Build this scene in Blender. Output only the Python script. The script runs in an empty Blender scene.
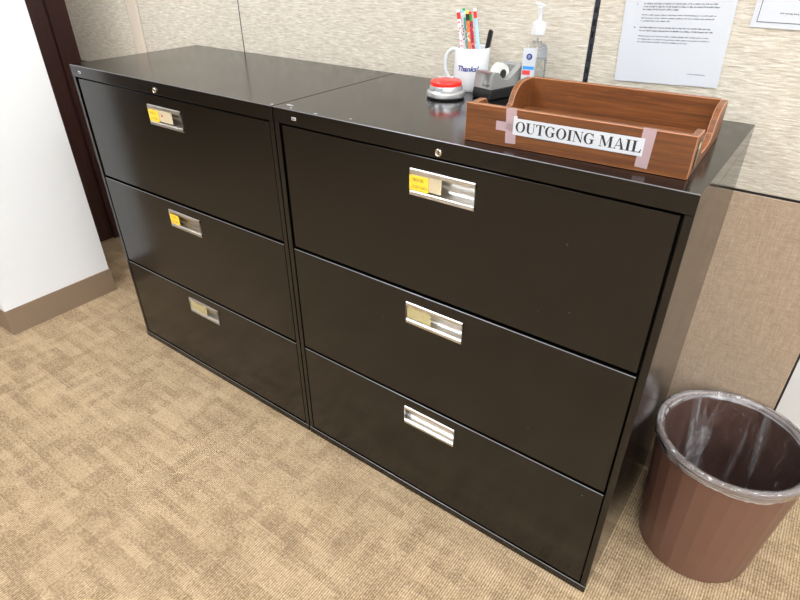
import bpy, bmesh, math, random
from mathutils import Vector, Matrix
random.seed(7)
SC = bpy.context.scene
COL = SC.collection
R = math.radians
PI = math.pi
H, W1, W2, D = 1.028, 0.9075, 0.921, 0.472     # filing cabinets: height, left width, right width, depth
YP = 0.495                                     # face of the cubicle partition
# ------------------------------------------------------------------ materials
def mat(name, col=(.8, .8, .8), rough=.5, metal=0., ior=1.5, spec=.5, coat=0., trans=0., alpha=1.):
    m = bpy.data.materials.new(name); m.use_nodes = True
    b = m.node_tree.nodes['Principled BSDF']
    b.inputs['Base Color'].default_value = (*col, 1)
    b.inputs['Roughness'].default_value = rough
    b.inputs['Metallic'].default_value = metal
    b.inputs['IOR'].default_value = ior
    b.inputs['Specular IOR Level'].default_value = spec
    b.inputs['Coat Weight'].default_value = coat
    b.inputs['Transmission Weight'].default_value = trans
    b.inputs['Alpha'].default_value = alpha
    return m
class NT:
    def __init__(s, m): s.m = m; s.t = m.node_tree; s.b = s.t.nodes['Principled BSDF']
    def n(s, typ, **kw):
        nd = s.t.nodes.new(typ)
        for k, v in kw.items():
            if k.startswith('i_'): nd.inputs[k[2:].replace('_', ' ')].default_value = v
            else: setattr(nd, k, v)
        return nd
    def l(s, a, b): s.t.links.new(a, b)
    def coord(s, scale=(1, 1, 1), rot=(0, 0, 0), kind='Object', loc=(0, 0, 0)):
        tc = s.n('ShaderNodeTexCoord'); mp = s.n('ShaderNodeMapping')
        mp.inputs['Scale'].default_value = scale; mp.inputs['Rotation'].default_value = rot; mp.inputs['Location'].default_value = loc
        s.l(tc.outputs[kind], mp.inputs['Vector']); return mp.outputs['Vector']
    def noise(s, vec, scale=5, detail=3, rough=.5, dist=0):
        nd = s.n('ShaderNodeTexNoise'); nd.inputs['Scale'].default_value = scale; nd.inputs['Detail'].default_value = detail
        nd.inputs['Roughness'].default_value = rough; nd.inputs['Distortion'].default_value = dist
        s.l(vec, nd.inputs['Vector']); return nd.outputs['Fac']
    def ramp(s, fac, stops):
        nd = s.n('ShaderNodeValToRGB'); cr = nd.color_ramp
        while len(cr.elements) < len(stops): cr.elements.new(.5)
        for e, (p, c) in zip(cr.elements, stops): e.position = p; e.color = (*c, 1) if len(c) == 3 else c
        s.l(fac, nd.inputs['Fac']); return nd.outputs['Color']
    def math(s, op, a, b):
        nd = s.n('ShaderNodeMath', operation=op)
        for i, v in enumerate((a, b)):
            if isinstance(v, (int, float)): nd.inputs[i].default_value = v
            else: s.l(v, nd.inputs[i])
        return nd.outputs[0]
    def mix(s, fac, a, b, blend='MIX'):
        nd = s.n('ShaderNodeMix', data_type='RGBA', blend_type=blend)
        for k, v in ((0, fac), (6, a), (7, b)):
            if isinstance(v, (int, float)): nd.inputs[k].default_value = v
            elif isinstance(v, tuple): nd.inputs[k].default_value = (*v, 1)
            else: s.l(v, nd.inputs[k])
        return nd.outputs[2]
    def bump(s, h, strength=.3, dist=.001):
        nd = s.n('ShaderNodeBump'); nd.inputs['Strength'].default_value = strength; nd.inputs['Distance'].default_value = dist
        s.l(h, nd.inputs['Height']); s.l(nd.outputs['Normal'], s.b.inputs['Normal']); return nd
def lin(r, g, b):
    f = lambda c: (c/255/12.92) if c/255 <= .04045 else ((c/255+.055)/1.055)**2.4
    return (f(r), f(g), f(b))
M = {}
# powder coated cabinet steel
m = mat('cabinet_black_steel', (.004, .0036, .0034), .2, ior=1.53); t = NT(m)
v = t.coord()
t.bump(t.noise(v, 420, 2, .5), .05, .00008)
sp = t.ramp(t.noise(v, 110, 1, .4), [(.825, (0, 0, 0)), (.835, (1, 1, 1))])
t.l(t.mix(sp, (.0025, .0023, .0023), (.11, .105, .10)), t.b.inputs['Base Color'])
t.l(t.ramp(t.noise(v, 7, 4, .6), [(.3, (.13,)*3), (.75, (.19,)*3)]), t.b.inputs['Roughness'])
M['steel'] = m
M['edge'] = mat('steel_edge_highlight', (.20, .20, .215), .32, .5)  # paler steel paints the ceiling-light highlight along the cabinet edges
M['recess'] = mat('cabinet_inside_black', (.004, .004, .004), .6)
m = mat('polished_aluminium', (.74, .73, .715), .3, 1.); t = NT(m)
t.bump(t.noise(t.coord((6, 300, 300)), 4, 2), .12, .0006); M['alu'] = m
M['nickel'] = mat('nickel_lock', (.72, .66, .56), .25, 1.)
M['badge'] = mat('silver_badge', (.85, .84, .83), .3, .6)
M['chip'] = mat('bare_paint_chip', (.75, .75, .78), .5)
m = mat('yellow_sticky_note', lin(252, 212, 62), .6); M['yellow'] = m
M['pencilmark'] = mat('pen_writing', (.06, .045, .03), .7)
M['cream'] = mat('cream_label_card', lin(208, 194, 164), .45)
M['olive'] = mat('yellowed_clear_label_sleeve', lin(216, 202, 150), .2, ior=1.5, alpha=.6)
M['red'] = mat('red_mark', (.6, .05, .05), .5)
# carpet
m = mat('loop_pile_carpet', rough=.95, spec=.15); t = NT(m)
v = t.coord(kind='Object')
def brick(vec, w, h, off, sc=1., mort=0.0):
    b = t.n('ShaderNodeTexBrick', offset=off, offset_frequency=2, squash=1.0)
    b.inputs['Scale'].default_value = sc; b.inputs['Mortar Size'].default_value = mort
    b.inputs['Brick Width'].default_value = w; b.inputs['Row Height'].default_value = h
    b.inputs['Color1'].default_value = (0, 0, 0, 1); b.inputs['Color2'].default_value = (1, 1, 1, 1); b.inputs['Bias'].default_value = 0
    t.l(vec, b.inputs['Vector']); return b.outputs['Color']
A = brick(t.coord(), .12, .024, .37)
B = brick(t.coord(loc=(.31, .17, 0)), .028, .10, .43)
Cc = brick(t.coord(loc=(.11, .05, 0)), .11, .075, .61)
big = t.math('ADD', t.math('MULTIPLY', A, .32), t.math('ADD', t.math('MULTIPLY', B, .26), t.math('ADD', .11, t.math('MULTIPLY', Cc, .10))))
streak = t.noise(t.coord((5, 190, 1)), 1, 3, .6)
fleck = t.noise(v, 140, 3, .8)
lowf = t.noise(v, 9, 3, .6)
val = t.math('ADD', big, t.math('MULTIPLY', t.math('SUBTRACT', fleck, .5), 2.6))
val = t.math('ADD', val, t.math('MULTIPLY', t.math('SUBTRACT', streak, .5), .7))
val = t.math('ADD', val, t.math('MULTIPLY', t.math('SUBTRACT', lowf, .5), .4))
c1 = t.ramp(val, [(0., lin(150, 128, 101)), (.3, lin(171, 148, 118)), (.55, lin(191, 167, 135)), (.95, lin(206, 183, 150))])
wv = t.n('ShaderNodeTexWave', wave_type='BANDS', bands_direction='X'); wv.inputs['Scale'].default_value = 50
wv.inputs['Distortion'].default_value = 1.6; wv.inputs['Detail'].default_value = 2; wv.inputs['Detail Scale'].default_value = 3
t.l(v, wv.inputs['Vector'])
loops = t.math('MULTIPLY', wv.outputs['Fac'], t.math('ADD', .42, t.math('MULTIPLY', t.noise(v, 260, 2, .6), .8)))
c2 = t.mix(t.ramp(loops, [(.08, (1, 1, 1)), (.55, (0, 0, 0))]), c1, t.mix(1., c1, (.60, .56, .52), 'MULTIPLY'))
t.l(c2, t.b.inputs['Base Color'])
t.bump(loops, .6, .003)
M['carpet'] = m
# partition fabrics
m = mat('ripple_weave_fabric', rough=.9, spec=.2); t = NT(m)
n1 = t.noise(t.coord((34, 34, 310)), 1, 2, .5, .7)
n2 = t.noise(t.coord((220, 220, 420)), 1, 2, .5)
f = t.math('ADD', n1, t.math('MULTIPLY', t.math('SUBTRACT', n2, .5), .22))
t.l(t.ramp(f, [(.30, lin(182, 172, 156)), (.46, lin(201, 192, 176)), (.56, lin(209, 201, 187)), (.70, lin(224, 218, 206))]), t.b.inputs['Base Color'])
t.bump(f, .5, .003); M['ripple'] = m
m = mat('taupe_plain_weave_fabric', rough=.92, spec=.2); t = NT(m)
a = t.noise(t.coord((50, 50, 1100)), 1, 2, .6); b = t.noise(t.coord((1100, 1100, 50)), 1, 2, .6)
f = t.math('MULTIPLY', t.math('ADD', a, b), .5)
t.l(t.ramp(f, [(.36, lin(156, 135, 115)), (.5, lin(176, 154, 132)), (.64, lin(194, 172, 150))]), t.b.inputs['Base Color'])
t.bump(f, .35, .002); M['taupe'] = m
M['post'] = mat('pale_partition_post', lin(214, 202, 186), .45)
M['darkgap'] = mat('partition_frame_black', (.012, .013, .017), .5)
M['slot'] = mat('slotted_standard_metal', (.035, .04, .055), .4, .3)
M['greygap'] = mat('partition_joint_grey', lin(92, 92, 84), .6)
m = mat('white_wall_paint', (.85, .87, .895), .55); t = NT(m)
t.bump(t.noise(t.coord(), 300, 3), .08, .001); M['white'] = m
M['whitepanel'] = mat('off_white_panel', (.82, .81, .79), .5)
M['base'] = mat('taupe_rubber_base', lin(140, 120, 100), .5)
M['ceil'] = mat('ceiling_tile_white', (.85, .85, .84), .9)
m = mat('mahogany_veneer', rough=.35); t = NT(m)
f = t.noise(t.coord((60, 60, 3)), 1, 4, .6)
t.l(t.ramp(f, [(.3, (.036, .012, .011)), (.7, (.060, .022, .019))]), t.b.inputs['Base Color']); M['mahog'] = m
def emis(name, col, s):
    m = bpy.data.materials.new(name); m.use_nodes = True; nt = m.node_tree
    nt.nodes.remove(nt.nodes['Principled BSDF']); e = nt.nodes.new('ShaderNodeEmission')
    e.inputs['Color'].default_value = (*col, 1); e.inputs['Strength'].default_value = s
    nt.links.new(e.outputs[0], nt.nodes['Material Output'].inputs['Surface']); return m
M['lamp'] = emis('troffer_diffuser', (.95, .98, 1.), 10.5)
# tray wood
m = mat('stained_oak', rough=.42, coat=.08); t = NT(m)
v = t.coord((5, 140, 140))
g = t.noise(v, 1, 5, .65, .4)
pores = t.ramp(t.noise(t.coord((14, 900, 900)), 1, 2, .5), [(.66, (0, 0, 0)), (.72, (1, 1, 1))])
c = t.ramp(g, [(.3, lin(84, 46, 20)), (.5, lin(108, 62, 28)), (.7, lin(130, 78, 36))])
c = t.mix(t.math('MULTIPLY', pores, .35), c, lin(214, 160, 118))
t.l(c, t.b.inputs['Base Color']); t.bump(g, .15, .001); M['wood'] = m
M['woodedge'] = mat('worn_wood_edge', lin(168, 112, 78), .45)
M['paper'] = mat('white_paper', (.60, .62, .66), .7, spec=.25)
M['ink'] = mat('black_ink', (.02, .02, .022), .6)
M['greyink'] = mat('printed_text_grey', (.07, .07, .10), .7)
m = mat('frosted_sticky_tape', lin(205, 178, 182), .35, alpha=.62); t = NT(m)
w = t.n('ShaderNodeTexWave', bands_direction='Z'); w.inputs['Scale'].default_value = 70; w.inputs['Distortion'].default_value = 1.5
t.l(t.coord(), w.inputs['Vector']); t.bump(w.outputs['Fac'], .3, .001); M['tape'] = m
M['brass'] = mat('aged_brass', (.75, .62, .36), .4, .7)
# desk things
M['ceramic'] = mat('white_glazed_ceramic', (.72, .735, .76), .14, coat=.3)
M['navy'] = mat('navy_print', (.015, .04, .25), .4)
M['silver'] = mat('silver_plastic', (.56, .565, .57), .26, .65)
M['plate'] = mat('grey_plate', (.38, .41, .44), .35, .4)
M['redbtn'] = mat('red_plastic', (.85, .022, .015), .25, coat=.3)
M['whiteplastic'] = mat('white_plastic', (.64, .65, .67), .3)
M['blackplastic'] = mat('black_plastic', (.012, .012, .013), .35)
M['greyplastic'] = mat('grey_pearl_plastic', (.31, .31, .30), .35, .2)
M['rolltape'] = mat('tape_roll_white', (.82, .82, .78), .4)
M['clear'] = mat('clear_plastic', (.97, .98, .98), .08, trans=1., ior=1.3)
M['gel'] = mat('clear_gel', (.95, .96, .95), .15, trans=.85, ior=1.33)
M['blue'] = mat('blue_print', (.03, .28, .75), .4)
M['redprint'] = mat('red_print', (.75, .06, .06), .4)
M['wood_pencil'] = mat('pencil_core', (.6, .45, .3), .6)
m = mat('brown_bin_plastic', lin(114, 81, 68), .38); t = NT(m)
t.bump(t.noise(t.coord(), 150, 3), .08, .001); M['bin'] = m
# bin liner film: mostly see-through, glossy where it creases, cloudy where it is bunched
def film(name, lo, hi, gloss, streak):
    m = bpy.data.materials.new(name); m.use_nodes = True; nt = m.node_tree; t = NT(m)
    nt.nodes.remove(t.b)
    tr = t.n('ShaderNodeBsdfTransparent'); tr.inputs[0].default_value = (.985, .985, .99, 1)
    gl = t.n('ShaderNodeBsdfGlossy'); gl.inputs['Roughness'].default_value = .13
    df = t.n('ShaderNodeBsdfTranslucent'); df.inputs[0].default_value = (.85, .85, .88, 1)
    d2 = t.n('ShaderNodeBsdfDiffuse'); d2.inputs[0].default_value = (.85, .85, .88, 1)
    vec = t.coord((13, 13, 3.2))
    nz = t.n('ShaderNodeTexNoise', noise_type='RIDGED_MULTIFRACTAL'); nz.inputs['Scale'].default_value = 1; nz.inputs['Detail'].default_value = 4; nz.inputs['Distortion'].default_value = .8
    t.l(vec, nz.inputs['Vector'])
    n2 = t.noise(t.coord((26, 26, 34)), 1, 2, .5, .8)
    h = t.math('ADD', t.math('MULTIPLY', nz.outputs['Fac'], .45), t.math('MULTIPLY', n2, .38))
    bp = t.n('ShaderNodeBump'); bp.inputs['Strength'].default_value = .8; bp.inputs['Distance'].default_value = .035; t.l(h, bp.inputs['Height'])
    for q in (gl, d2, df): t.l(bp.outputs[0], q.inputs['Normal'])
    lw = t.n('ShaderNodeFresnel'); lw.inputs['IOR'].default_value = 1.5; t.l(bp.outputs[0], lw.inputs['Normal'])
    mx1 = t.n('ShaderNodeMixShader'); mx1.inputs[0].default_value = .5; t.l(df.outputs[0], mx1.inputs[1]); t.l(d2.outputs[0], mx1.inputs[2])
    mask = t.noise(t.coord(streak, loc=(.3, .7, .2)), 1, 4, .6, .7)
    mx2 = t.n('ShaderNodeMixShader'); t.l(t.ramp(mask, [(.50, (lo,)*3), (.74, (hi,)*3)]), mx2.inputs[0]); t.l(tr.outputs[0], mx2.inputs[1]); t.l(mx1.outputs[0], mx2.inputs[2])
    mx3 = t.n('ShaderNodeMixShader'); t.l(t.math('MULTIPLY', lw.outputs[0], gloss), mx3.inputs[0]); t.l(mx2.outputs[0], mx3.inputs[1]); t.l(gl.outputs[0], mx3.inputs[2])
    t.l(mx3.outputs[0], nt.nodes['Material Output'].inputs['Surface']); return m
M['film'] = film('clear_bag_film', .03, .8, .75, (17, 17, 2.2))  # whitish vertical streaks paint the highlights along the folds
M['film_bunched'] = film('bunched_bag_film', .28, .95, 2.4, (5, 5, 170))
# ------------------------------------------------------------------ mesh helpers
def link(name, bm, material, parent=None, loc=(0, 0, 0), smooth=None, bevel=0, seg=2, rotz=0):
    bmesh.ops.recalc_face_normals(bm, faces=bm.faces)
    me = bpy.data.meshes.new(name); bm.to_mesh(me); bm.free()
    me.materials.append(material)
    if smooth is not None:
        for p in me.polygons: p.use_smooth = True
        me.set_sharp_from_angle(angle=R(smooth))
    o = bpy.data.objects.new(name, me); COL.objects.link(o)
    o.location = loc; o.rotation_euler.z = rotz
    if parent: o.parent = parent
    if bevel:
        b = o.modifiers.new('bevel', 'BEVEL'); b.width = bevel; b.segments = seg; b.limit_method = 'ANGLE'; b.angle_limit = R(40)
        b.harden_normals = material is not M['steel']
        for p in me.polygons: p.use_smooth = material is not M['steel']
    return o
def empty(name, loc, rz=0):
    o = bpy.data.objects.new(name, None); COL.objects.link(o); o.location = loc; o.rotation_euler.z = rz
    o.empty_display_size = .05; return o
def tag(o, label, cat, group=None, kind=None):
    o['label'] = label; o['category'] = cat
    if group: o['group'] = group
    if kind: o['kind'] = kind
    return o
def box(bm, x0, x1, y0, y1, z0, z1):
    v = [bm.verts.new(c) for c in ((x0,y0,z0),(x1,y0,z0),(x1,y1,z0),(x0,y1,z0),(x0,y0,z1),(x1,y0,z1),(x1,y1,z1),(x0,y1,z1))]
    for f in ((3,2,1,0),(4,5,6,7),(0,1,5,4),(1,2,6,5),(2,3,7,6),(3,0,4,7)): bm.faces.new([v[i] for i in f])
    return v
def lathe(bm, prof, n=48, c=(0, 0), cap0=True, cap1=True, mod=None):
    rings = []
    for r, z in prof:
        ring = []
        for i in range(n):
            a = 2*PI*i/n; rr = r if mod is None else mod(r, z, a)
            ring.append(bm.verts.new((c[0]+rr*math.cos(a), c[1]+rr*math.sin(a), z)))
        rings.append(ring)
    for a, b in zip(rings, rings[1:]):
        for i in range(n): bm.faces.new((a[i], a[(i+1) % n], b[(i+1) % n], b[i]))
    if cap0: bm.faces.new(list(reversed(rings[0])))
    if cap1: bm.faces.new(rings[-1])
    return rings
def tube(bm, pts, rad, n=12, cap=True):
    pts = [Vector(p) for p in pts]; rings = []
    for i, p in enumerate(pts):
        d = (pts[min(i+1, len(pts)-1)]-pts[max(i-1, 0)]).normalized()
        u = d.orthogonal().normalized() if i == 0 else (u-d*u.dot(d)).normalized()
        w = d.cross(u); r = rad[i] if isinstance(rad, (list, tuple)) else rad
        rings.append([bm.verts.new(p+(u*math.cos(2*PI*k/n)+w*math.sin(2*PI*k/n))*r) for k in range(n)])
    for a, b in zip(rings, rings[1:]):
        for i in range(n): bm.faces.new((a[i], a[(i+1) % n], b[(i+1) % n], b[i]))
    if cap: bm.faces.new(list(reversed(rings[0]))); bm.faces.new(rings[-1])
def extrude_x(bm, prof, x0, x1, closed=True):      # profile in (y, z)
    a = [bm.verts.new((x0, y, z)) for y, z in prof]; b = [bm.verts.new((x1, y, z)) for y, z in prof]
    n = len(prof)
    for i in range(n if closed else n-1):
        j = (i+1) % n; bm.faces.new((a[i], a[j], b[j], b[i]))
    if closed:
        bm.faces.new(a); bm.faces.new(list(reversed(b)))
    return a, b
def bmn(): return bmesh.new()
def text_mesh(s, size, shear=0, offset=0, spacing=1.):
    cu = bpy.data.curves.new('lettering_curve', 'FONT'); cu.body = s; cu.size = size; cu.shear = shear; cu.offset = offset
    cu.space_character = spacing; cu.resolution_u = 3
    o = bpy.data.objects.new('lettering_curve', cu); COL.objects.link(o)
    dg = bpy.context.evaluated_depsgraph_get(); dg.update()
    me = bpy.data.meshes.new_from_object(o.evaluated_get(dg))
    bm = bmesh.new(); bm.from_mesh(me)
    bpy.data.objects.remove(o); bpy.data.curves.remove(cu); bpy.data.meshes.remove(me)
    return bm
def recentre(bm):
    xs = [v.co.x for v in bm.verts]; ys = [v.co.y for v in bm.verts]
    cx, cy = (min(xs)+max(xs))/2, (min(ys)+max(ys))/2
    for v in bm.verts: v.co.x -= cx; v.co.y -= cy
    return max(xs)-min(xs), max(ys)-min(ys)
# ------------------------------------------------------------------ setting
XL, XR, YF, YB, ZC = -4.6, 4.4, -4.2, 3.0, 2.7
def struct(name, bm, m, label, cat, **kw):
    o = link(name, bm, m, **kw); return tag(o, label, cat, kind='structure')
b = bmn(); box(b, XL-.1, XR+.1, YF-.1, YB+.1, -.06, 0); struct('floor', b, M['carpet'], 'tan patterned loop carpet floor', 'floor')
b = bmn(); box(b, XL-.1, XR+.1, YF-.1, YB+.1, ZC, ZC+.06); struct('ceiling', b, M['ceil'], 'white office ceiling above the cabinets', 'ceiling')
b = bmn(); box(b, XL-.1, XL, YF, YB, 0, ZC); struct('wall_left', b, M['base'], 'taupe painted wall on the left', 'wall')
b = bmn(); box(b, XR, XR+.1, YF, YB, 0, ZC); struct('wall_right', b, M['white'], 'white painted wall on the right', 'wall')
b = bmn(); box(b, XL-.1, XR+.1, YF-.1, YF, 0, ZC); struct('wall_front', b, M['white'], 'white painted wall facing the cabinets', 'wall')
b = bmn(); box(b, XL-.1, XR+.1, YB, YB+.1, 0, ZC); struct('wall_rear', b, M['white'], 'white painted wall beyond the partition', 'wall')
# projecting wall end on the left with rubber base
XW = -1.87
PX, PY0, PY1 = -1.344, -.321, .117
b = bmn(); box(b, XW+.0005, PX, PY0, PY1, 0, ZC); pil = struct('wall_pillar', b, M['white'], 'white projecting wall end with taupe base left of the cabinets', 'wall', bevel=.002)
b = bmn()
box(b, XW+.0005, PX+.004, PY0-.004, PY1+.004, 0, .110)
link('baseboard', b, M['base'], pil, bevel=.0015)
# mahogany panel beyond the wall end
b = bmn(); box(b, XW-.04, XW+.012, PY1-.3, YP+.06, .002, 2.2)
wd = struct('door_1', b, M['mahog'], 'dark mahogany door panel behind the white wall end', 'door', bevel=.001)
b = bmn(); box(b, XW, XW+.03, YP-.085, YP+.004, .002, 2.2); link('door_frame', b, M['mahog'], wd, bevel=.002)
# cubicle partition
ZT = 1.78
b = bmn(); box(b, XW+.02, 1.1585, YP+.004, YP+.06, 0, ZT-.02)
part = struct('wall_back', b, M['darkgap'], 'fabric cubicle partition behind the filing cabinets', 'partition')
def tile(name, x0, x1, z0, z1, m, bev=.0025, y=YP):
    b = bmn(); box(b, x0, x1, y, YP+.03, z0, z1); return link(name, b, m, part, bevel=bev)
ZS = .880
joints = [-1.86, -1.357, -1.278, -.674, .544, 1.156]
for i, (x0, x1) in enumerate(zip(joints, joints[1:])):
    if i == 1:
        tile('partition_post', x0+.0035, x1-.0035, 0, ZT, M['post'], .003, YP-.002); continue
    g0 = .0055 if i in (4, 5) else .0025
    g1 = .0055 if i == 3 else .0025
    tile('fabric_tile', x0+g0, x1-g1, ZS+.003, ZT-.022, M['ripple'])
    tile('fabric_tile', x0+g0, x1-g1, .07, ZS-.003, M['taupe'])
b = bmn(); box(b, -.674-.0026, -.674+.0026, YP+.001, YP+.02, .07, ZT-.02); link('joint_strip', b, M['greygap'], part)
for x in (.544,):
    b = bmn(); z = .08
    box(b, x-.0052, x-.0028, YP-.0005, YP+.012, .07, ZT-.02); box(b, x+.0028, x+.0052, YP-.0005, YP+.012, .07, ZT-.02)
    while z < ZT-.04:
        box(b, x-.0029, x+.0029, YP-.0005, YP+.012, z, z+.011); z += .0254
    link('slotted_standard', b, M['slot'], part)
b = bmn(); box(b, XW+.02, 1.1585, YP-.004, YP+.068, ZT-.02, ZT+.01); link('top_cap', b, M['post'], part, bevel=.003)
b = bmn(); box(b, XW+.02, 1.1585, YP-.002, YP+.03, 0, .068); link('kick_strip', b, M['base'], part, bevel=.002)
b = bmn(); box(b, 1.05, XR, .70, .80, 0, ZC); struct('wall_return', b, M['whitepanel'], 'white painted wall beyond the right end of the partition', 'wall')
# ceiling lights
lab = {}
k = 0
for iy, y in enumerate((-3.0, -1.55, -.2, 1.75)):
    for ix, x in enumerate((-.75, 1.35, 3.45)):
        row = ('nearest the far white wall', 'behind the viewer', 'over the cabinet fronts', 'beyond the partition')[iy]
        colm = ('left', 'middle', 'right')[ix]
        b = bmn(); box(b, x-.31, x+.31, y-.61, y+.61, ZC-.03, ZC-.0005)
        f = link('ceiling_light', b, M['whiteplastic']); tag(f, f'white ceiling light panel {row}, {colm} one of three', 'ceiling light', 'ceiling light panels')
        b = bmn(); box(b, x-.285, x+.285, y-.585, y+.585, ZC-.036, ZC-.0301); link('diffuser', b, M['lamp'], f)
# ------------------------------------------------------------------ filing cabinets
def scribble(bm, x0, x1, z0, z1, y):
    x = x0
    while x < x1:
        w = random.uniform(.0016, .0028)
        for _ in range(2):
            xa = x+random.uniform(0, w); xb = x+random.uniform(0, w)
            za, zb = z0, z1
            if random.random() < .4: za, zb = z0+(z1-z0)*random.random(), z0+(z1-z0)*random.random(); xa, xb = x, x+w
            d = Vector((xb-xa, 0, zb-za)); n = Vector((-d.z, 0, d.x)).normalized()*.00035
            p, q = Vector((xa, y, za)), Vector((xb, y, zb))
            bm.faces.new([bm.verts.new(c) for c in (p-n, q-n, q+n, p+n)])
        x += w+.0012
def make_cabinet(x0, W, label, pulls, badge_x, lock_x, chips):
    root = empty('filing_cabinet', (x0, 0, 0)); tag(root, label, 'filing cabinet', 'black lateral filing cabinets')
    e = .0016; ST = .0155
    b = bmn()
    box(b, e, ST, 0, D, .0015, H-.035)                 # side sheets with front stiles
    box(b, W-ST, W-e, 0, D, .0015, H-.035)
    box(b, ST, W-ST, D-.012, D, .012, H-.035)
    link('case', b, M['steel'], root, bevel=.0012)
    b = bmn(); box(b, ST+.0005, W-ST-.0005, .034, .05, .02, H-.04); link('inner_face', b, M['recess'], root)
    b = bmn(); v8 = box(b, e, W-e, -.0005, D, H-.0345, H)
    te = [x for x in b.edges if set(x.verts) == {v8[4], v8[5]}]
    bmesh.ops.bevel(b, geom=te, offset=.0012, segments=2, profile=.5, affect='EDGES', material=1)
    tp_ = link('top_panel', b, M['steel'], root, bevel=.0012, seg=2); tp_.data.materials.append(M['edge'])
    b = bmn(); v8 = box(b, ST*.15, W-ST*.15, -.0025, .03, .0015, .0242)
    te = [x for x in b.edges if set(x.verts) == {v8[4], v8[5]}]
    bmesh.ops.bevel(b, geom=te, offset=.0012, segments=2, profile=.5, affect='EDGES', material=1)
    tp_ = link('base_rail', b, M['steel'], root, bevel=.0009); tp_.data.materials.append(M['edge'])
    for fx in (.09, W-.09):
        for fy in (.035, D-.06):
            b = bmn(); lathe(b, [(.016, 0), (.016, .007), (.008, .009), (.008, .03)], 20, (fx, fy)); link('levelling_foot', b, M['blackplastic'], root, smooth=40)
    b = bmn()                                         # lock: ring + plug
    r = lathe(b, [(.0072, 0), (.0072, .003), (.0062, .004), (.0055, .0032), (.0055, .0026)], 24)
    lk = link('lock', b, M['nickel'], root, (lock_x, -.0005, 1.0055), smooth=40); lk.rotation_euler.x = PI/2
    b = bmn(); box(b, -.0009, .0009, -.0035, .0035, .0026, .0034); link('keyhole', b, M['ink'], lk)
    b = bmn(); box(b, -.0065, .0065, -.0015, .0004, -.0035, .0035); bd = link('badge', b, M['badge'], root, (badge_x, -.0005, 1.0095), bevel=.0005)
    b = bmn(); box(b, -.0042, .0042, -.0018, -.0014, -.0012, .0012); link('badge_mark', b, M['greyink'], bd)
    if chips:
        for (cx, cy, sx, sy) in chips:
            b = bmn(); vs = [b.verts.new((cx+sx*math.cos(a)*random.uniform(.7, 1.2), cy+sy*math.sin(a)*random.uniform(.7, 1.2), H+.00025)) for a in [i*PI/5 for i in range(10)]]
            b.faces.new(vs); link('paint_chip', b, M['chip'], root)
    spans = ((.6752, .9880), (.3515, .6672), (.0285, .3432))
    for d in range(3):
        z0, z1 = spans[d]
        gl, gr = ((.0065, .0062), (.003, .0045), (.0025, .003))[d]
        rec = (.004, .002, .001)[d]
        xa, xb = ST+gl, W-ST-gr
        sp = pulls[d]
        hx0, hx1, hz1 = sp['x']-x0, sp['x']-x0+.151, z1-(.0278 if d else .0275)
        hz0 = hz1-.056
        dr = empty('drawer', (0, rec, 0)); dr.parent = root
        dr = None
        b = bmn()
        T = .026
        def P(x, y, z): return b.verts.new((x, y+rec, z))
        fo = [P(xa,0,z0), P(xb,0,z0), P(xb,0,z1), P(xa,0,z1)]; ho = [P(hx0,0,hz0), P(hx1,0,hz0), P(hx1,0,hz1), P(hx0,0,hz1)]
        bo = [P(xa,T,z0), P(xb,T,z0), P(xb,T,z1), P(xa,T,z1)]; hb = [P(hx0,T,hz0), P(hx1,T,hz0), P(hx1,T,hz1), P(hx0,T,hz1)]
        for i in range(4):
            j = (i+1) % 4
            b.faces.new((fo[i], fo[j], ho[j], ho[i])); b.faces.new((bo[j], bo[i], hb[i], hb[j]))
            b.faces.new((fo[j], fo[i], bo[i], bo[j])); b.faces.new((ho[i], ho[j], hb[j], hb[i]))
        b.edges.ensure_lookup_table()
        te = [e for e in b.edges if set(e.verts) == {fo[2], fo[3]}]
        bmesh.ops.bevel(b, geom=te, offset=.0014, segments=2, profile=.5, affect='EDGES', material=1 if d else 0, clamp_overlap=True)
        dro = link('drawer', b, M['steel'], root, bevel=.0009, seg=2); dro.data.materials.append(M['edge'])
        # recessed pull: swept profile with closed ends
        zc = (hz0+hz1)/2; cx = (hx0+hx1)/2
        prof = [(-.0005, .0285), (-.0028, .0275), (-.0034, .0255), (-.0026, .0236), (-.0026, .0225), (-.0034, .0205), (-.0022, .0182), (.003, .0172), (.0062, .0160),
                (.0120, .0095), (.0172, .0005), (.0188, -.0070), (.0140, -.0142), (.0040, -.0168), (-.0016, -.0185), (-.0034, -.0202), (-.0028, -.0222), (-.0028, -.0236), (-.0036, -.0255), (-.0030, -.0278), (-.0003, -.0288)]
        b = bmn(); L = .0758
        a_, b_ = extrude_x(b, prof, -L, L, closed=False)
        for s, row in ((-1, a_), (1, b_)):
            cav = row[5:17]
            b.faces.new(cav)
            for s2 in (row[0:6], row[15:21]):
                b.faces.new(s2)
        pl = link('drawer_pull', b, M['alu'], dro, (cx, rec, zc), smooth=50)
        pl.name = 'drawer_pull'
        yl = rec-.0005
        if sp.get('holder'):
            w, mm, lbl = sp['holder']
            b = bmn(); box(b, hx0+.0015, hx0+.0015+w, yl, yl+.0012, zc-.0145, zc+.0185)
            lh = link('label_holder', b, M[mm], dro, bevel=.0004); lh['label'] = lbl
            if sp.get('dot'):
                b = bmn(); lathe(b, [(.0035, 0), (.0035, .0004)], 14); q = link('red_dot', b, M['red'], dro, (hx0+.061, yl-.0002, zc+.003)); q.rotation_euler.x = PI/2
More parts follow.
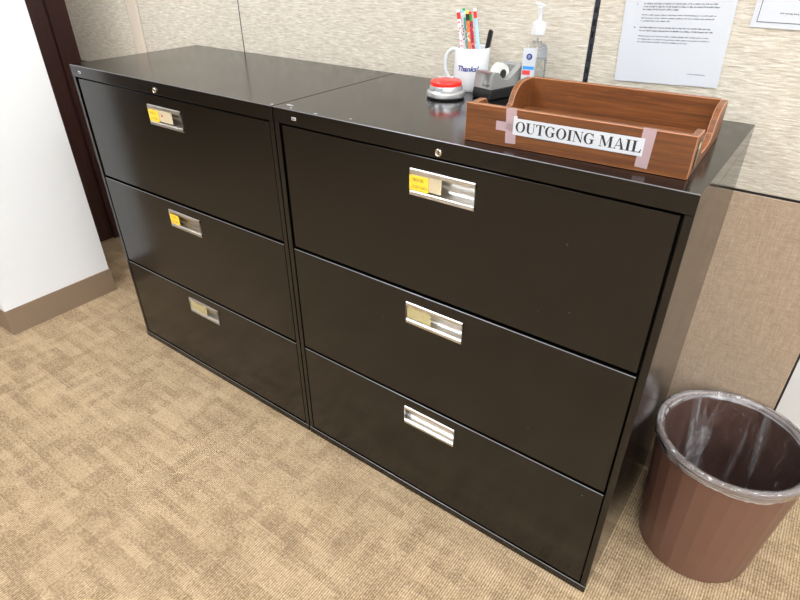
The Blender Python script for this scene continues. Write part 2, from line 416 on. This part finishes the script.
        if sp.get('note'):
            ys = yl-.0014
            b = bmn(); box(b, hx0-.002, hx0+.045, ys, ys+.0006, zc-.0175, zc+.0145)
            nt_ = link('sticky_note', b, M['yellow'], dro); nt_['label'] = 'yellow sticky note'
            b = bmn(); scribble(b, hx0+.006, hx0+.034, zc+.0025, zc+.0095, ys-.0002); scribble(b, hx0+.005, hx0+.039, zc-.0125, zc-.0055, ys-.0002)
            link('handwriting', b, M['pencilmark'], dro)
    for o in [o for o in bpy.data.objects if o.type == 'EMPTY' and o.name.startswith('drawer')]: bpy.data.objects.remove(o)
    return root
make_cabinet(-W1, W1, 'left black three-drawer steel filing cabinet, beside the white wall end', [
    dict(x=-.524, holder=(.105, 'cream', 'cream label card'), note=1, dot=1),
    dict(x=-.536, note=1), dict(x=-.537, holder=(.085, 'olive', 'yellowed clear label sleeve'))], -.855+W1, -.463+W1, [(.895, .012, .004, .003), (.3, .25, .002, .001)])
make_cabinet(0, W2, 'right black three-drawer steel filing cabinet under the wooden mail tray', [
    dict(x=.389, holder=(.073, 'cream', 'cream label card'), note=1),
    dict(x=.382, holder=(.066, 'olive', 'yellowed clear label sleeve')), dict(x=.379)], .069, .458, [(.027, .03, .012, .003), (.05, .012, .003, .002), (.13, .008, .006, .002), (.22, .02, .004, .002)])
# ------------------------------------------------------------------ wooden mail tray
TA = math.atan2(.015, .396)
tray = empty('mail_tray', (.492, .034, H+.0004), TA)
tag(tray, 'stained wooden letter tray marked OUTGOING MAIL on the right filing cabinet', 'tray')
def worn(o):
    o.data.materials.append(M['woodedge']); o.modifiers['bevel'].material = 1; return o
TW, TD, TH, TT = .396, .280, .0690, .012
b = bmn(); box(b, 0, TW, 0, TT, .0, TH); worn(link('front_board', b, M['wood'], tray, bevel=.0015))
b = bmn(); box(b, TT, TW-TT, TD-TT, TD, .0, TH+.002); worn(link('back_board', b, M['wood'], tray, bevel=.0015))
b = bmn(); box(b, TT-.002, TW-TT+.002, TT-.002, TD-TT+.002, .004, .010); link('bottom_board', b, M['wood'], tray)
# scooped sides
pr = [(TT, 0), (TD, 0), (TD, TH-.006), (TD-.006, TH+.0005), (.238, TH+.0005)]
for i in range(1, 11):
    a = i/10*R(78); pr.append((.238-.056*math.sin(a), TH+.0005-.052*(1-math.cos(a))))
for i in range(0, 8):
    a = R(12)+i/7*R(78); pr.append((.158+.022*math.cos(a)**1.0, .036-.018*math.sin(a)))
for i in range(0, 8):
    a = i/7*PI/2; pr.append((.108-.044*math.sin(a), .018+.040*(1-math.cos(a))**1.1))
pr += [(.062, TH-.006), (.058, TH-.003), (.053, TH-.002), (TT, TH-.002)]
for sx in (0, TW-TT):
    b = bmn(); extrude_x(b, pr, sx, sx+TT); worn(link('side_board', b, M['wood'], tray, bevel=.0018))
# worn edge strip is part of the boards' look: paper sign with serif capitals
b = bmn(); box(b, .0965, .3215, -.0011, -.0006, .0250, .0537); box(b, .0965, .103, -.0011, -.0006, .0537, .0575)
sign = link('paper_sign', b, M['paper'], tray)
sign['label'] = 'white paper strip reading OUTGOING MAIL'
def ringp(cx, cy, ro, so, ri, si, a0, a1, n=40, icx=None):
    icx = cx if icx is None else icx; out = []
    for i in range(n):
        a, c = R(a0+(a1-a0)*i/n), R(a0+(a1-a0)*(i+1)/n)
        out.append([(cx+ro*math.cos(a), cy+so*math.sin(a)), (cx+ro*math.cos(c), cy+so*math.sin(c)), (icx+ri*math.cos(c), cy+si*math.sin(c)), (icx+ri*math.cos(a), cy+si*math.sin(a))])
    return out
def rc(x0, x1, y0, y1): return [(x0, y0), (x1, y0), (x1, y1), (x0, y1)]
S = .05
GL = {
 'O': (1.15, ringp(.575, .5, .525, .52, .285, .46, 0, 360)),
 'G': (1.15, ringp(.575, .5, .525, .52, .285, .46, 42, 318)+[rc(.75, .98, .08, .44), rc(.62, 1.1, .42, .47), [(.86, .84), (.93, .66), (.97, .66), (.97, 1.0), (.93, 1.0)]]),
 'U': (1.07, [rc(.14, .38, .3, 1), rc(.02, .5, .95, 1), rc(.84, .905, .3, 1), rc(.7, 1.04, .95, 1)]+ringp(.5225, .31, .3825, .33, .23, .26, 180, 360, 24, .61)),
 'T': (.987, [rc(.38, .62, 0, 1), rc(.26, .74, 0, S), rc(.04, .95, .94, 1), [(.03, .70), (.07, .70), (.2, .95), (.04, 1)], [(.79, .95), (.92, .70), (.96, .70), (.95, 1)]]),
 'I': (.575, [rc(.17, .41, 0, 1), rc(.04, .54, 0, S), rc(.04, .54, 1-S, 1)]),
 'N': (1.07, [rc(.15, .21, 0, .95), rc(.04, .33, 0, S), rc(.02, .25, 1-S, 1), [(.06, 1), (.34, 1), (.93, .12), (.93, -.02), (.86, -.02)], rc(.87, .93, 0, 1), rc(.75, 1.05, 1-S, 1)]),
 'M': (1.396, [rc(.17, .23, 0, .97), rc(.05, .36, 0, S), rc(.03, .3, 1-S, 1), [(.1, 1), (.38, 1), (.76, .2), (.66, 0)], [(.66, 0), (.74, .12), (1.08, 1), (1.02, 1)], rc(1.0, 1.24, 0, 1), rc(.9, 1.36, 0, S), rc(1.05, 1.35, 1-S, 1)]),
 'A': (1.07, [[(.11, .02), (.17, .02), (.54, .95), (.5, 1.02)], [(.48, 1.02), (.58, 1.02), (1.0, .02), (.74, .02)], rc(.27, .75, .29, .35), rc(0, .3, 0, S), rc(.62, 1.07, 0, S)]),
 'L': (.987, [rc(.17, .41, 0, 1), rc(.03, .56, 1-S, 1), rc(.03, .9, 0, .06), [(.76, .03), (.91, 0), (.95, .34), (.91, .34)]]),
 ' ': (.37, [])}
b = bmn(); x = 0; cap = .0182; ks = (.3133-.0945)/sum(GL[c][0] for c in 'OUTGOING MAIL')
for i, ch in enumerate('OUTGOING MAIL'):
    w, polys = GL[ch]
    for p in polys: b.faces.new([b.verts.new((.1005+(x+px)*ks, -.00125, .0306+py*cap)) for px, py in p])
    x += w
link('lettering', b, M['ink'], sign)
b = bmn(); box(b, .124, .151, -.0009, -.0006, .0238, .0249); box(b, .146, .178, -.0009, -.0006, .0232, .0247)
link('ink_smudge', b, M['ink'], sign)
for (pts, nm) in (([(.0745, .0695), (.0945, .0705), (.0975, .0085), (.0775, .0072)], 0), ([(.057, .0445), (.0905, .0445), (.0905, .0285), (.057, .0285)], 0), ([(.3095, .0705), (.330, .0702), (.3275, .0065), (.3075, .0075)], 0)):
    b = bmn(); f1 = [b.verts.new((px+.006, -.00045, pz)) for px, pz in pts]; f2 = [b.verts.new((px+.006, -.0003, pz)) for px, pz in pts]
    b.faces.new(f1); b.faces.new(list(reversed(f2)))
    for i in range(4): b.faces.new((f1[i], f1[(i+1) % 4], f2[(i+1) % 4], f2[i]))
    tp = link('tape_strip', b, M['tape'], tray); tp['label'] = 'frosted sticky tape'
b = bmn()
box(b, TW+.0002, TW+.0012, .018, .040, .012, .056)
ft = link('side_plate', b, M['blackplastic'], tray, bevel=.0008); ft['label'] = 'black plate with brass crescent'
b = bmn()
for i in range(10):
    a0, a1 = R(100+16*i), R(100+16*(i+1))
    q = lambda a, r: b.verts.new((TW+.0016, .034+r*.5*math.cos(a), .026+r*math.sin(a)))
    b.faces.new((q(a0, .015), q(a1, .015), q(a1, .008), q(a0, .008)))
box(b, TW+.0012, TW+.0018, .022, .036, .043, .053)
link('brass_crescent', b, M['brass'], ft)
# ------------------------------------------------------------------ papers on the partition
def doc(name, origin, ang, w, h, label, rows, border=None):
    o = empty(name, (origin[0], YP-.0012, origin[1])); o.rotation_euler = (0, -ang, 0); tag(o, label, 'paper', 'papers on the partition')
    b = bmn()                                          # a sheet with a faint curl
    n = 12; g = []
    for i in range(n+1):
        row = []
        for j in range(5):
            u, vv = i/n, j/4
            row.append(b.verts.new((u*w, -.0008-.0005*(math.sin(u*PI*1.3)**2)*(1-vv), vv*h)))
        g.append(row)
    for i in range(n):
        for j in range(4): b.faces.new((g[i][j], g[i+1][j], g[i+1][j+1], g[i][j+1]))
    sh = link('sheet', b, M['paper'], o); sd = sh.modifiers.new('thickness', 'SOLIDIFY'); sd.thickness = .0003; sd.offset = 0
    b = bmn()
    Y = lambda x, z: -.00105-.0005*(math.sin(x/w*PI*1.3)**2)*(1-z/h)-.0003
    for (x0, x1, z, hh) in rows:
        x = x0
        while x < x1:
            for _ in range(random.randint(2, 8)):
                cw = random.uniform(.0008, .0013); ch = hh*random.choice((.7, .7, .7, 1., 1.1)); lo = random.choice((0, 0, 0, 0, -.3))*hh
                if x+cw > x1: break
                b.faces.new([b.verts.new(c) for c in ((x, Y(x, z), z+lo), (x+cw, Y(x, z), z+lo), (x+cw, Y(x, z), z+ch), (x, Y(x, z), z+ch))]); x += cw+.0006
            x += .0014
            if x+.0015 > x1: break
    if border:
        i_, t_ = border
        for (xa, xb, za, zb) in ((i_, w-i_, i_, i_+t_), (i_, w-i_, h-i_-t_, h-i_), (i_, i_+t_, i_, h-i_), (w-i_-t_, w-i_, i_, h-i_)):
            for k in range(8):
                xs, xe = xa+(xb-xa)*k/8, xa+(xb-xa)*(k+1)/8
                b.faces.new([b.verts.new(c) for c in ((xs, Y(xs, za)-.0002, za), (xe, Y(xe, za)-.0002, za), (xe, Y(xe, zb)-.0002, zb), (xs, Y(xs, zb)-.0002, zb))])
    link('printed_text', b, M['greyink'], o)
    return o
rows = []
def R4(z, x0, x1, hh=.0019):
    z += .0062 if z > .03 else .003
    rows.append((x0, x1, z, hh))
R4(.148, .0255, .028, .003)
for z, x1 in ((.149, .183), (.1435, .187), (.138, .112)): R4(z, .039, x1, .0026)
for z, x1 in ((.128, .185), (.122, .182), (.1165, .097)): R4(z, .038, x1)
R4(.1035, .0255, .0285, .003)
for z, x1 in ((.1035, .180), (.0975, .184)): R4(z, .038, x1, .0026)
for z, x1 in ((.087, .178), (.081, .182), (.0755, .140)): R4(z, .038, x1)
for z, x1 in ((.25, .16), (.235, .187), (.229, .187), (.215, .18), (.209, .185), (.203, .12), (.188, .187), (.182, .15), (.172, .185), (.166, .11)): R4(z, .038, x1)
R4(.0195, .152, .187, .0018)
doc('paper_notice', (.612, 1.076), R(2.2), .216, .279, 'white typed notice sheet on the partition above the mail tray', rows)
r2 = [(.045+.0, .24, .0255, .0024), (.10, .18, .019, .0022)]
for z in (.17, .15, .13, .11, .09): r2.append((.04, .24, z, .004))
doc('paper_notice', (.854, 1.203), R(-.3), .279, .216, 'white sheet with a thin dark border line, cut off at the top right', r2, (.0095, .0012))
# ------------------------------------------------------------------ mug of pencils
MC = (.2755, .4235); MR = .0438; MH = .0985
mug = empty('mug', (MC[0], MC[1], H+.0003)); tag(mug, 'white ceramic mug reading Thanks! holding pencils', 'mug')
b = bmn()
lathe(b, [(MR-.006, .002), (MR-.005, 0), (MR-.0025, 0), (MR-.0008, .003), (MR, .008), (MR, MH-.003), (MR-.0008, MH-.0008), (MR-.0022, MH), (MR-.0036, MH-.0008), (MR-.0042, MH-.003), (MR-.0042, .010), (MR-.008, .006)], 64)
link('cup', b, M['ceramic'], mug, smooth=45)
b = bmn(); pts = []
ha = R(185)
for i in range(17):
    a = R(100-200*i/16)
    rr = MR-.004+.034*max(0, math.cos(a))**.7 if abs(a) < PI/2 else MR-.004
    pts.append((math.cos(ha)*rr, math.sin(ha)*rr, .053+.037*math.sin(a)))
tube(b, pts, .0052, 12); link('handle', b, M['ceramic'], mug, smooth=60)
tb = text_mesh('Thanks!', .0172, shear=.28, offset=.0006, spacing=1.0); w_, h_ = recentre(tb)
bmesh.ops.subdivide_edges(tb, edges=[e for e in tb.edges if e.calc_length() > .004], cuts=2)
fa = math.atan2(-.86, .50)-R(12)
for v in tb.verts:
    a = fa+v.co.x/MR; z = v.co.y
    v.co = ((MR+.00025)*math.cos(a), (MR+.00025)*math.sin(a), .054+z)
link('lettering', tb, M['navy'], mug)
# camera helper numbers (used only to place slender things where they stand)
CAM = Vector((1.03504, -.90596, 1.34712)); CE = (1.00921261, .00270966, .6358605); FPX = 570.43
from mathutils import Euler
CM = Euler(CE, 'XYZ').to_matrix()
def at_y(u, vv, y):
    d = CM @ Vector(((u-400)/FPX, -(vv-300)/FPX, -1)); return CAM+d*((y-CAM.y)/d.y)
def dotted(name, base, spots, scale):
    m = mat(name, base, .35); t = NT(m)
    vo = t.n('ShaderNodeTexVoronoi'); vo.inputs['Scale'].default_value = scale; t.l(t.coord(), vo.inputs['Vector'])
    msk = t.ramp(vo.outputs['Distance'], [(.33, (1, 1, 1)), (.38, (0, 0, 0))])
    hue = t.n('ShaderNodeSeparateColor'); t.l(vo.outputs['Color'], hue.inputs[0])
    sc = t.ramp(hue.outputs[0], [((i+.5)/len(spots), s) for i, s in enumerate(spots)])
    t.l(t.mix(msk, base, sc), t.b.inputs['Base Color']); return m
white, redc, teal, grn, blu, orange, pink, black = (.85,.85,.85), (.7,.03,.03), (.05,.45,.4), (.03,.35,.1), (.35,.6,.85), (.85,.2,.05), (.8,.15,.35), (.02,.02,.02)
PM = [dotted('pencil_white_red_dots', white, (redc, pink), 160), dotted('pencil_blue_check', white, (blu, black, blu), 200), dotted('pencil_teal_print', teal, (white, grn), 120),
      dotted('pencil_orange_print', orange, (white, redc, teal), 120), dotted('pencil_red_floral', (.65, .03, .08), (white, pink, black, orange), 150), mat('pencil_light_blue', (.42, .64, .86), .35)]
def cm(n, c): return mat(n, c, .45)
E_ = [cm('eraser_white', white), cm('eraser_blue', blu), cm('eraser_green', grn), cm('eraser_yellow', (.85,.6,.05)), cm('eraser_red', (.75,.04,.04)), cm('eraser_cream', white)]
F_ = [cm('ferrule_red', redc), cm('ferrule_pale', (.7,.75,.78)), cm('ferrule_pale_green', (.65,.78,.72)), cm('ferrule_black', black), cm('ferrule_green', (.08,.5,.1)), cm('ferrule_crimson', redc)]
PL = ['white pencil with red dots and a red ferrule, first from the mug handle', 'pale blue checked pencil second from the mug handle', 'teal and white printed pencil with green eraser tip in the mug',
      'orange printed pencil with black ferrule and yellow eraser in the mug', 'red floral pencil with green ferrule in the mug', 'plain light blue pencil with red ferrule in the mug']
PP = [((458, 9.3), (461.5, 49), .414), ((461.2, 10), (465, 49), .427), ((463.6, 8), (467, 49), .436), ((467, 10.8), (469.5, 49), .415), ((470, 11.5), (473.5, 49), .425), ((474.7, 8.3), (478.3, 49), .420)]
for i, (tp, rp, y) in enumerate(PP):
    T = at_y(tp[0], tp[1], y); Q = at_y(rp[0], rp[1], y); d = (T-Q).normalized()
    zb = H+.0125; Bp = Q+d*((zb-Q.z)/d.z)
    Bp.y = y*.6+MC[1]*.4
    ln = (T-Bp).length; ax = (T-Bp).normalized()
    root = empty('pencil', Bp); tag(root, PL[i], 'pencil', 'pencils in the mug')
    root.rotation_euler = ax.to_track_quat('Z', 'Y').to_euler()
    b = bmn(); lathe(b, [(.0006, .0), (.0040, .014), (.0040, ln-.021)], 6); link('shaft', b, PM[i], root)
    b = bmn(); lathe(b, [(.0043, ln-.0212), (.0043, ln-.017), (.0040, ln-.016), (.0043, ln-.015), (.0043, ln-.0065)], 14); link('ferrule', b, F_[i], root, smooth=40)
    b = bmn(); lathe(b, [(.0039, ln-.0066), (.0039, ln-.001), (.0029, ln)], 14); link('eraser', b, E_[i], root, smooth=40)
T = at_y(491, 29.5, .437); Q = at_y(486.2, 49, .437); d = (T-Q).normalized(); Bp = Q+d*((H+.014-Q.z)/d.z); Bp.y = .447
ln = (T-Bp).length
pen = empty('pen', Bp); tag(pen, 'black capped pen leaning out of the mug beside the pencils', 'pen'); pen.rotation_euler = (T-Bp).to_track_quat('Z', 'Y').to_euler()
b = bmn(); lathe(b, [(.001, 0), (.004, .012), (.004, ln-.045)], 14); link('barrel', b, mat('smoke_grey_barrel', (.35, .35, .36), .2), pen, smooth=40)
b = bmn(); lathe(b, [(.0052, ln-.056), (.0055, ln-.01), (.0045, ln-.002), (.002, ln)], 16); cp = link('cap', b, M['blackplastic'], pen, smooth=40)
b = bmn(); box(b, .0062, .0078, -.0018, .0018, ln-.045, ln-.004); box(b, .004, .0078, -.0018, .0018, ln-.008, ln-.004); link('clip', b, M['blackplastic'], cp)
# ------------------------------------------------------------------ red push button
BC = (.2745, .3085)
bt = empty('push_button', (BC[0], BC[1], H+.0003)); tag(bt, 'round red push button on a silver base in front of the mug', 'push button')
b = bmn(); lathe(b, [(.0425, 0), (.0445, .0005), (.0448, .0035), (.044, .004)], 56); link('rubber_foot', b, M['blackplastic'], bt, smooth=40)
b = bmn(); lathe(b, [(.0445, .0038), (.0462, .005), (.0462, .012), (.0452, .0145), (.0425, .0165), (.0408, .018), (.0392, .027), (.0385, .0285), (.036, .0288)], 56); base = link('base', b, M['silver'], bt, smooth=22)
b = bmn(); lathe(b, [(.0372, .0275), (.0375, .034), (.0370, .0368), (.0345, .0388), (.027, .0408), (.015, .0422), (.004, .0426)], 56); cap_ = link('button_cap', b, M['redbtn'], bt, smooth=50)
tb = text_mesh('easy', .024, offset=.0006); w_, h_ = recentre(tb)
rz = math.atan2(.50, .86)
for v in tb.verts:
    x, y = v.co.x, v.co.y+.008
    r = math.hypot(x, y); z = .0434-.0042*(r/.034)**2
    v.co = (x*math.cos(rz)-y*math.sin(rz), x*math.sin(rz)+y*math.cos(rz), z)
r_ = bmesh.ops.extrude_face_region(tb, geom=tb.faces[:])
for g in r_['geom']:
    if isinstance(g, bmesh.types.BMVert): g.co.z += .0022
link('lettering', tb, M['whiteplastic'], cap_)
b = bmn(); fa = math.atan2(-.86, .5)-R(20)
for i in range(6):
    a0, a1 = fa-.26+.52*i/6, fa-.26+.52*(i+1)/6
    p = lambda a, r, z: b.verts.new((r*math.cos(a), r*math.sin(a), z))
    b.faces.new((p(a0, .0412, .0188), p(a1, .0412, .0188), p(a1, .0402, .0255), p(a0, .0402, .0255)))
link('name_plate', b, M['plate'], base)
# ------------------------------------------------------------------ tape dispenser
TAZ = math.atan2(-.015, .058)
td = empty('tape_dispenser', (.324, .350, H+.0003), TAZ); tag(td, 'grey desktop tape dispenser on a black base behind the mail tray', 'tape dispenser')
DW, DL = .060, .138
b = bmn(); extrude_x(b, [(0, 0), (DL, 0), (DL+.001, .012), (DL-.002, .0235), (.002, .0235), (-.001, .012)], 0, DW); link('weighted_base', b, M['blackplastic'], td, bevel=.003, seg=3)
sidep = [(.001, .0236), (DL-.001, .0236), (DL-.002, .052), (DL-.010, .067), (DL-.030, .0705), (.098, .064), (.078, .051), (.064, .042), (.052, .0395), (.042, .042), (.031, .051), (.023, .0595), (.012, .0605), (.006, .057)]
mid_f = [(.001, .0236), (.030, .0236), (.030, .053), (.023, .0595), (.012, .0605), (.006, .057)]
mid_b = [(.100, .0236), (DL-.001, .0236), (DL-.002, .052), (DL-.010, .067), (DL-.030, .0705), (.100, .0653)]
b = bmn(); s0 = .0175
extrude_x(b, sidep, .0012, s0); extrude_x(b, sidep, DW-s0, DW-.0012); extrude_x(b, mid_f, s0, DW-s0); extrude_x(b, mid_b, s0, DW-s0)
bmesh.ops.remove_doubles(b, verts=b.verts, dist=1e-6)
body = link('body', b, M['greyplastic'], td, bevel=.0012)
tb = text_mesh('Scotch', .0085, offset=.0002); recentre(tb)
sl = math.atan2(.0334, .005)
for v in tb.verts:
    x, y = v.co.x+.041, v.co.y
    s = .0085+y
    v.co = (x, .001+.005*s/.0334-.0006, .0236+s)
link('lettering', tb, M['ink'], body)
b = bmn(); box(b, s0+.001, DW-s0-.001, .004, .013, .0607, .0622); box(b, .006, DW-.006, .003, .0065, .0585, .0622); link('cutter', b, M['silver'], td)
def wheel(bm, r, w, n=40):
    rings = [[bm.verts.new((sx*w/2, r*math.cos(2*PI*i/n), r*math.sin(2*PI*i/n))) for i in range(n)] for sx in (-1, 1)]
    for i in range(n): bm.faces.new((rings[0][i], rings[0][(i+1) % n], rings[1][(i+1) % n], rings[1][i]))
    bm.faces.new(rings[0]); bm.faces.new(list(reversed(rings[1])))
b = bmn(); wheel(b, .0225, .021); roll = link('tape_roll', b, M['rolltape'], td, (DW/2, .058, .050), smooth=40, bevel=.0008); roll['label'] = 'white roll of tape'
b = bmn(); wheel(b, .0105, .0235); link('hub', b, M['blackplastic'], roll, smooth=40)
# ------------------------------------------------------------------ hand sanitizer pump bottle
bo = empty('sanitizer_bottle', (.4340, .4455, H+.0003), R(14)); tag(bo, 'clear pump bottle of hand sanitizer standing behind the mail tray', 'bottle')
def rrect(bm, prof, wx, wy, n=6, cap0=True, cap1=True, rad=.010):
    rings = []
    for s, z in prof:
        ring = []
        hx, hy = wx*s, wy*s
        r = min(rad, hx*.98, hy*.98)
        for qx, qy, a0 in ((1, 1, 0), (-1, 1, 90), (-1, -1, 180), (1, -1, 270)):
            for i in range(n):
                a = R(a0+90*i/(n-1)); ring.append(bm.verts.new((qx*(hx-r)+r*math.cos(a), qy*(hy-r)+r*math.sin(a), z)))
        rings.append(ring)
    N = len(rings[0])
    for a, c in zip(rings, rings[1:]):
        for i in range(N): bm.faces.new((a[i], a[(i+1) % N], c[(i+1) % N], c[i]))
    if cap0: bm.faces.new(list(reversed(rings[0])))
    if cap1: bm.faces.new(rings[-1])
BX, BY = .0265, .0175
b = bmn(); rrect(b, [(.9, 0), (1, .003), (1, .102), (.93, .110), (.72, .116), (.42, .119), (.38, .122)], BX, BY, rad=.011)
link('bottle_body', b, M['clear'], bo, smooth=50)
b = bmn(); rrect(b, [(.85, .003), (.93, .006), (.93, .085)], BX, BY, rad=.010); link('gel', b, M['gel'], bo, smooth=50)
b = bmn(); lathe(b, [(.0088, .120), (.0088, .136)], 24); link('neck', b, M['clear'], bo, smooth=40)
b = bmn(); lathe(b, [(.0145, .1345), (.0155, .1355), (.0152, .1565), (.0140, .1605), (.0085, .162), (.0085, .164)], 32, mod=lambda r, z, a: r+(.00035*math.cos(a*32) if .135 < z < .157 else 0)); link('pump_collar', b, M['whiteplastic'], bo, smooth=40)
b = bmn(); lathe(b, [(.0052, .164), (.0045, .176), (.0060, .185), (.0066, .192), (.004, .194)], 20)
hd = link('pump_head', b, M['whiteplastic'], bo, smooth=40)
b = bmn(); tube(b, [(.009, -.002, .1945), (0, 0, .196), (-.008, .002, .1985), (-.013, .003, .200)], [.0028, .0040, .0030, .0020], 10); link('nozzle', b, M['whiteplastic'], hd, smooth=60)
b = bmn(); tube(b, [(0, 0, .128), (.002, 0, .06), (.008, 0, .008)], .0022, 8); link('dip_tube', b, M['whiteplastic'], bo, smooth=60)
b = bmn(); box(b, -BX+.0002, .004, -BY-.0006, -BY-.0002, .008, .108); lb = link('front_label', b, M['paper'], bo); lb['label'] = 'white label with round navy emblem'
b = bmn(); lathe(b, [(.0070, 0), (.0070, .0003)], 24); em = link('emblem', b, M['navy'], lb, (-.0110, -BY-.0006, .089)); em.rotation_euler.x = PI/2
b = bmn()
for (x0, x1, z) in ((-.014, -.0085, .0915), (-.015, -.0075, .089), (-.014, -.0095, .0865)): box(b, x0, x1, -BY-.00125, -BY-.0009, z-.0005, z+.0005)
link('emblem_lines', b, M['whiteplastic'], lb)
b = bmn(); box(b, -BX+.0025, .002, -BY-.0010, -BY-.0006, .061, .068); link('blue_band', b, M['blue'], lb)
b = bmn(); box(b, -BX+.0025, -.006, -BY-.0010, -BY-.0006, .049, .059); link('red_band', b, M['redprint'], lb)
b = bmn(); box(b, .004, BX-.002, BY+.0002, BY+.0005, .08, .104); link('back_label', b, M['paper'], bo)
# ------------------------------------------------------------------ waste bin with liner
BN = (1.0925, .3205); rb, rt, hb = .134, .1645, .3685
bn = empty('waste_bin', (BN[0], BN[1], .0003)); tag(bn, 'brown plastic wastebasket with clear liner beside the right cabinet', 'waste bin')
NF = 28
b = bmn(); lathe(b, [(rb-.004, 0), (rb, .004), (rt-.002, hb-.004)], NF, cap0=True, cap1=False)
link('bin_body', b, M['bin'], bn)
b = bmn(); lathe(b, [(rb-.007, .003), (rb-.003, .006), (rt-.009, hb-.006)], 96, cap0=True, cap1=False); link('bin_inside', b, M['bin'], bn, smooth=40)
b = bmn(); lathe(b, [(rt-.0045, hb-.010), (rt+.0005, hb-.009), (rt+.0010, hb-.003), (rt-.001, hb), (rt-.005, hb), (rt-.0085, hb-.003), (rt-.0095, hb-.008)], 96, cap0=False, cap1=False)
link('bin_rim', b, M['bin'], bn, smooth=50)
from mathutils import noise as mn
def fold(a, z, k=1.):
    p = Vector((math.cos(a)*3.2, math.sin(a)*3.2, z*5))
    n1 = 1-abs(mn.noise(p*1.7))*2
    p2 = Vector((math.cos(a+z*2)*8, math.sin(a+z*2)*8, z*9)); n2 = 1-abs(mn.noise(p2))*2.2
    return k*(.55*n1+.45*n2)
b = bmn(); NA = 260
prof = []
for i in range(8): prof.append((rt+.0018+.0012*(i/7), hb-.019+.018*i/7, .0026))          # outer flap
prof += [(rt+.001, hb+.0012, .0012), (rt-.004, hb+.0022, .0012), (rt-.010, hb+.0005, .0015)]
for i in range(1, 40):
    f = i/39; z = hb-.003-f*(hb-.055); rin = rb+(rt-rb)*z/hb-.0125
    prof.append((rin, z, .004+.012*min(1, f*2.2)))
rings = []
for k, (r, z, am) in enumerate(prof):
    ring = []
    for i in range(NA):
        a = 2*PI*i/NA
        n_ = fold(a, z)
        if k < 8:
            rr = r+am*(.5+.5*n_); zz = z-(1-k/7)*(.010*mn.noise(Vector((math.cos(a)*2, math.sin(a)*2, 3)))+.004*n_)
        elif k < 11: rr = r+am*.3*n_; zz = z+.0008*(n_+1)
        else: rr = r-am*(.5+.5*n_)-.001; zz = z+.006*mn.noise(Vector((math.cos(a)*4, math.sin(a)*4, z*20)))*min(1, (k-10)/6)
        ring.append(b.verts.new((rr*math.cos(a), rr*math.sin(a), zz)))
    rings.append(ring)
for r0, r1 in zip(rings, rings[1:]):
    for i in range(NA): b.faces.new((r0[i], r0[(i+1) % NA], r1[(i+1) % NA], r1[i]))
last = rings[-1]
rlast = prof[-1][0]
for q in range(1, 8):                                     # crumpled bottom of the bag
    ring = []
    for i in range(NA):
        a = 2*PI*i/NA; rr = rlast*(1-q/8)
        ring.append(b.verts.new((rr*math.cos(a)*.95, rr*math.sin(a)*.95, .05-.012*math.sin(q/8*PI/2)+.014*fold(a*1., q*.11)*(q/8 < .95)*math.sin(q/8*PI))))
    for i in range(NA): b.faces.new((last[i], last[(i+1) % NA], ring[(i+1) % NA], ring[i]))
    last = ring
b.faces.new(last)
bag = link('bin_liner', b, M['film'], None, (BN[0], BN[1], .0003), smooth=180)
bag.data.materials.append(M['film_bunched'])
for p in bag.data.polygons:
    if p.center.z > hb-.030 and p.index < NA*11: p.material_index = 1
tag(bag, 'clear crinkled plastic bag lining the brown wastebasket and folded over its rim', 'bin liner')
# ------------------------------------------------------------------ camera, world, view
cd = bpy.data.cameras.new('camera'); cam = bpy.data.objects.new('camera', cd); COL.objects.link(cam)
cam.location = CAM; cam.rotation_euler = CE; cd.sensor_width = 36; cd.sensor_fit = 'HORIZONTAL'; cd.lens = FPX*36/800; cd.clip_start = .02
SC.camera = cam
w = bpy.data.worlds.new('world'); SC.world = w; w.use_nodes = True
w.node_tree.nodes['Background'].inputs[0].default_value = (.9, .95, 1, 1); w.node_tree.nodes['Background'].inputs[1].default_value = .2
vs = SC.view_settings; vs.view_transform = 'Standard'; vs.look = 'None'; vs.exposure = 0.42; vs.gamma = 1; vs.use_curve_mapping = False
SC.cycles.max_bounces = 10; SC.cycles.transparent_max_bounces = 16; SC.cycles.sample_clamp_indirect = 6
SC.cycles.use_denoising = True
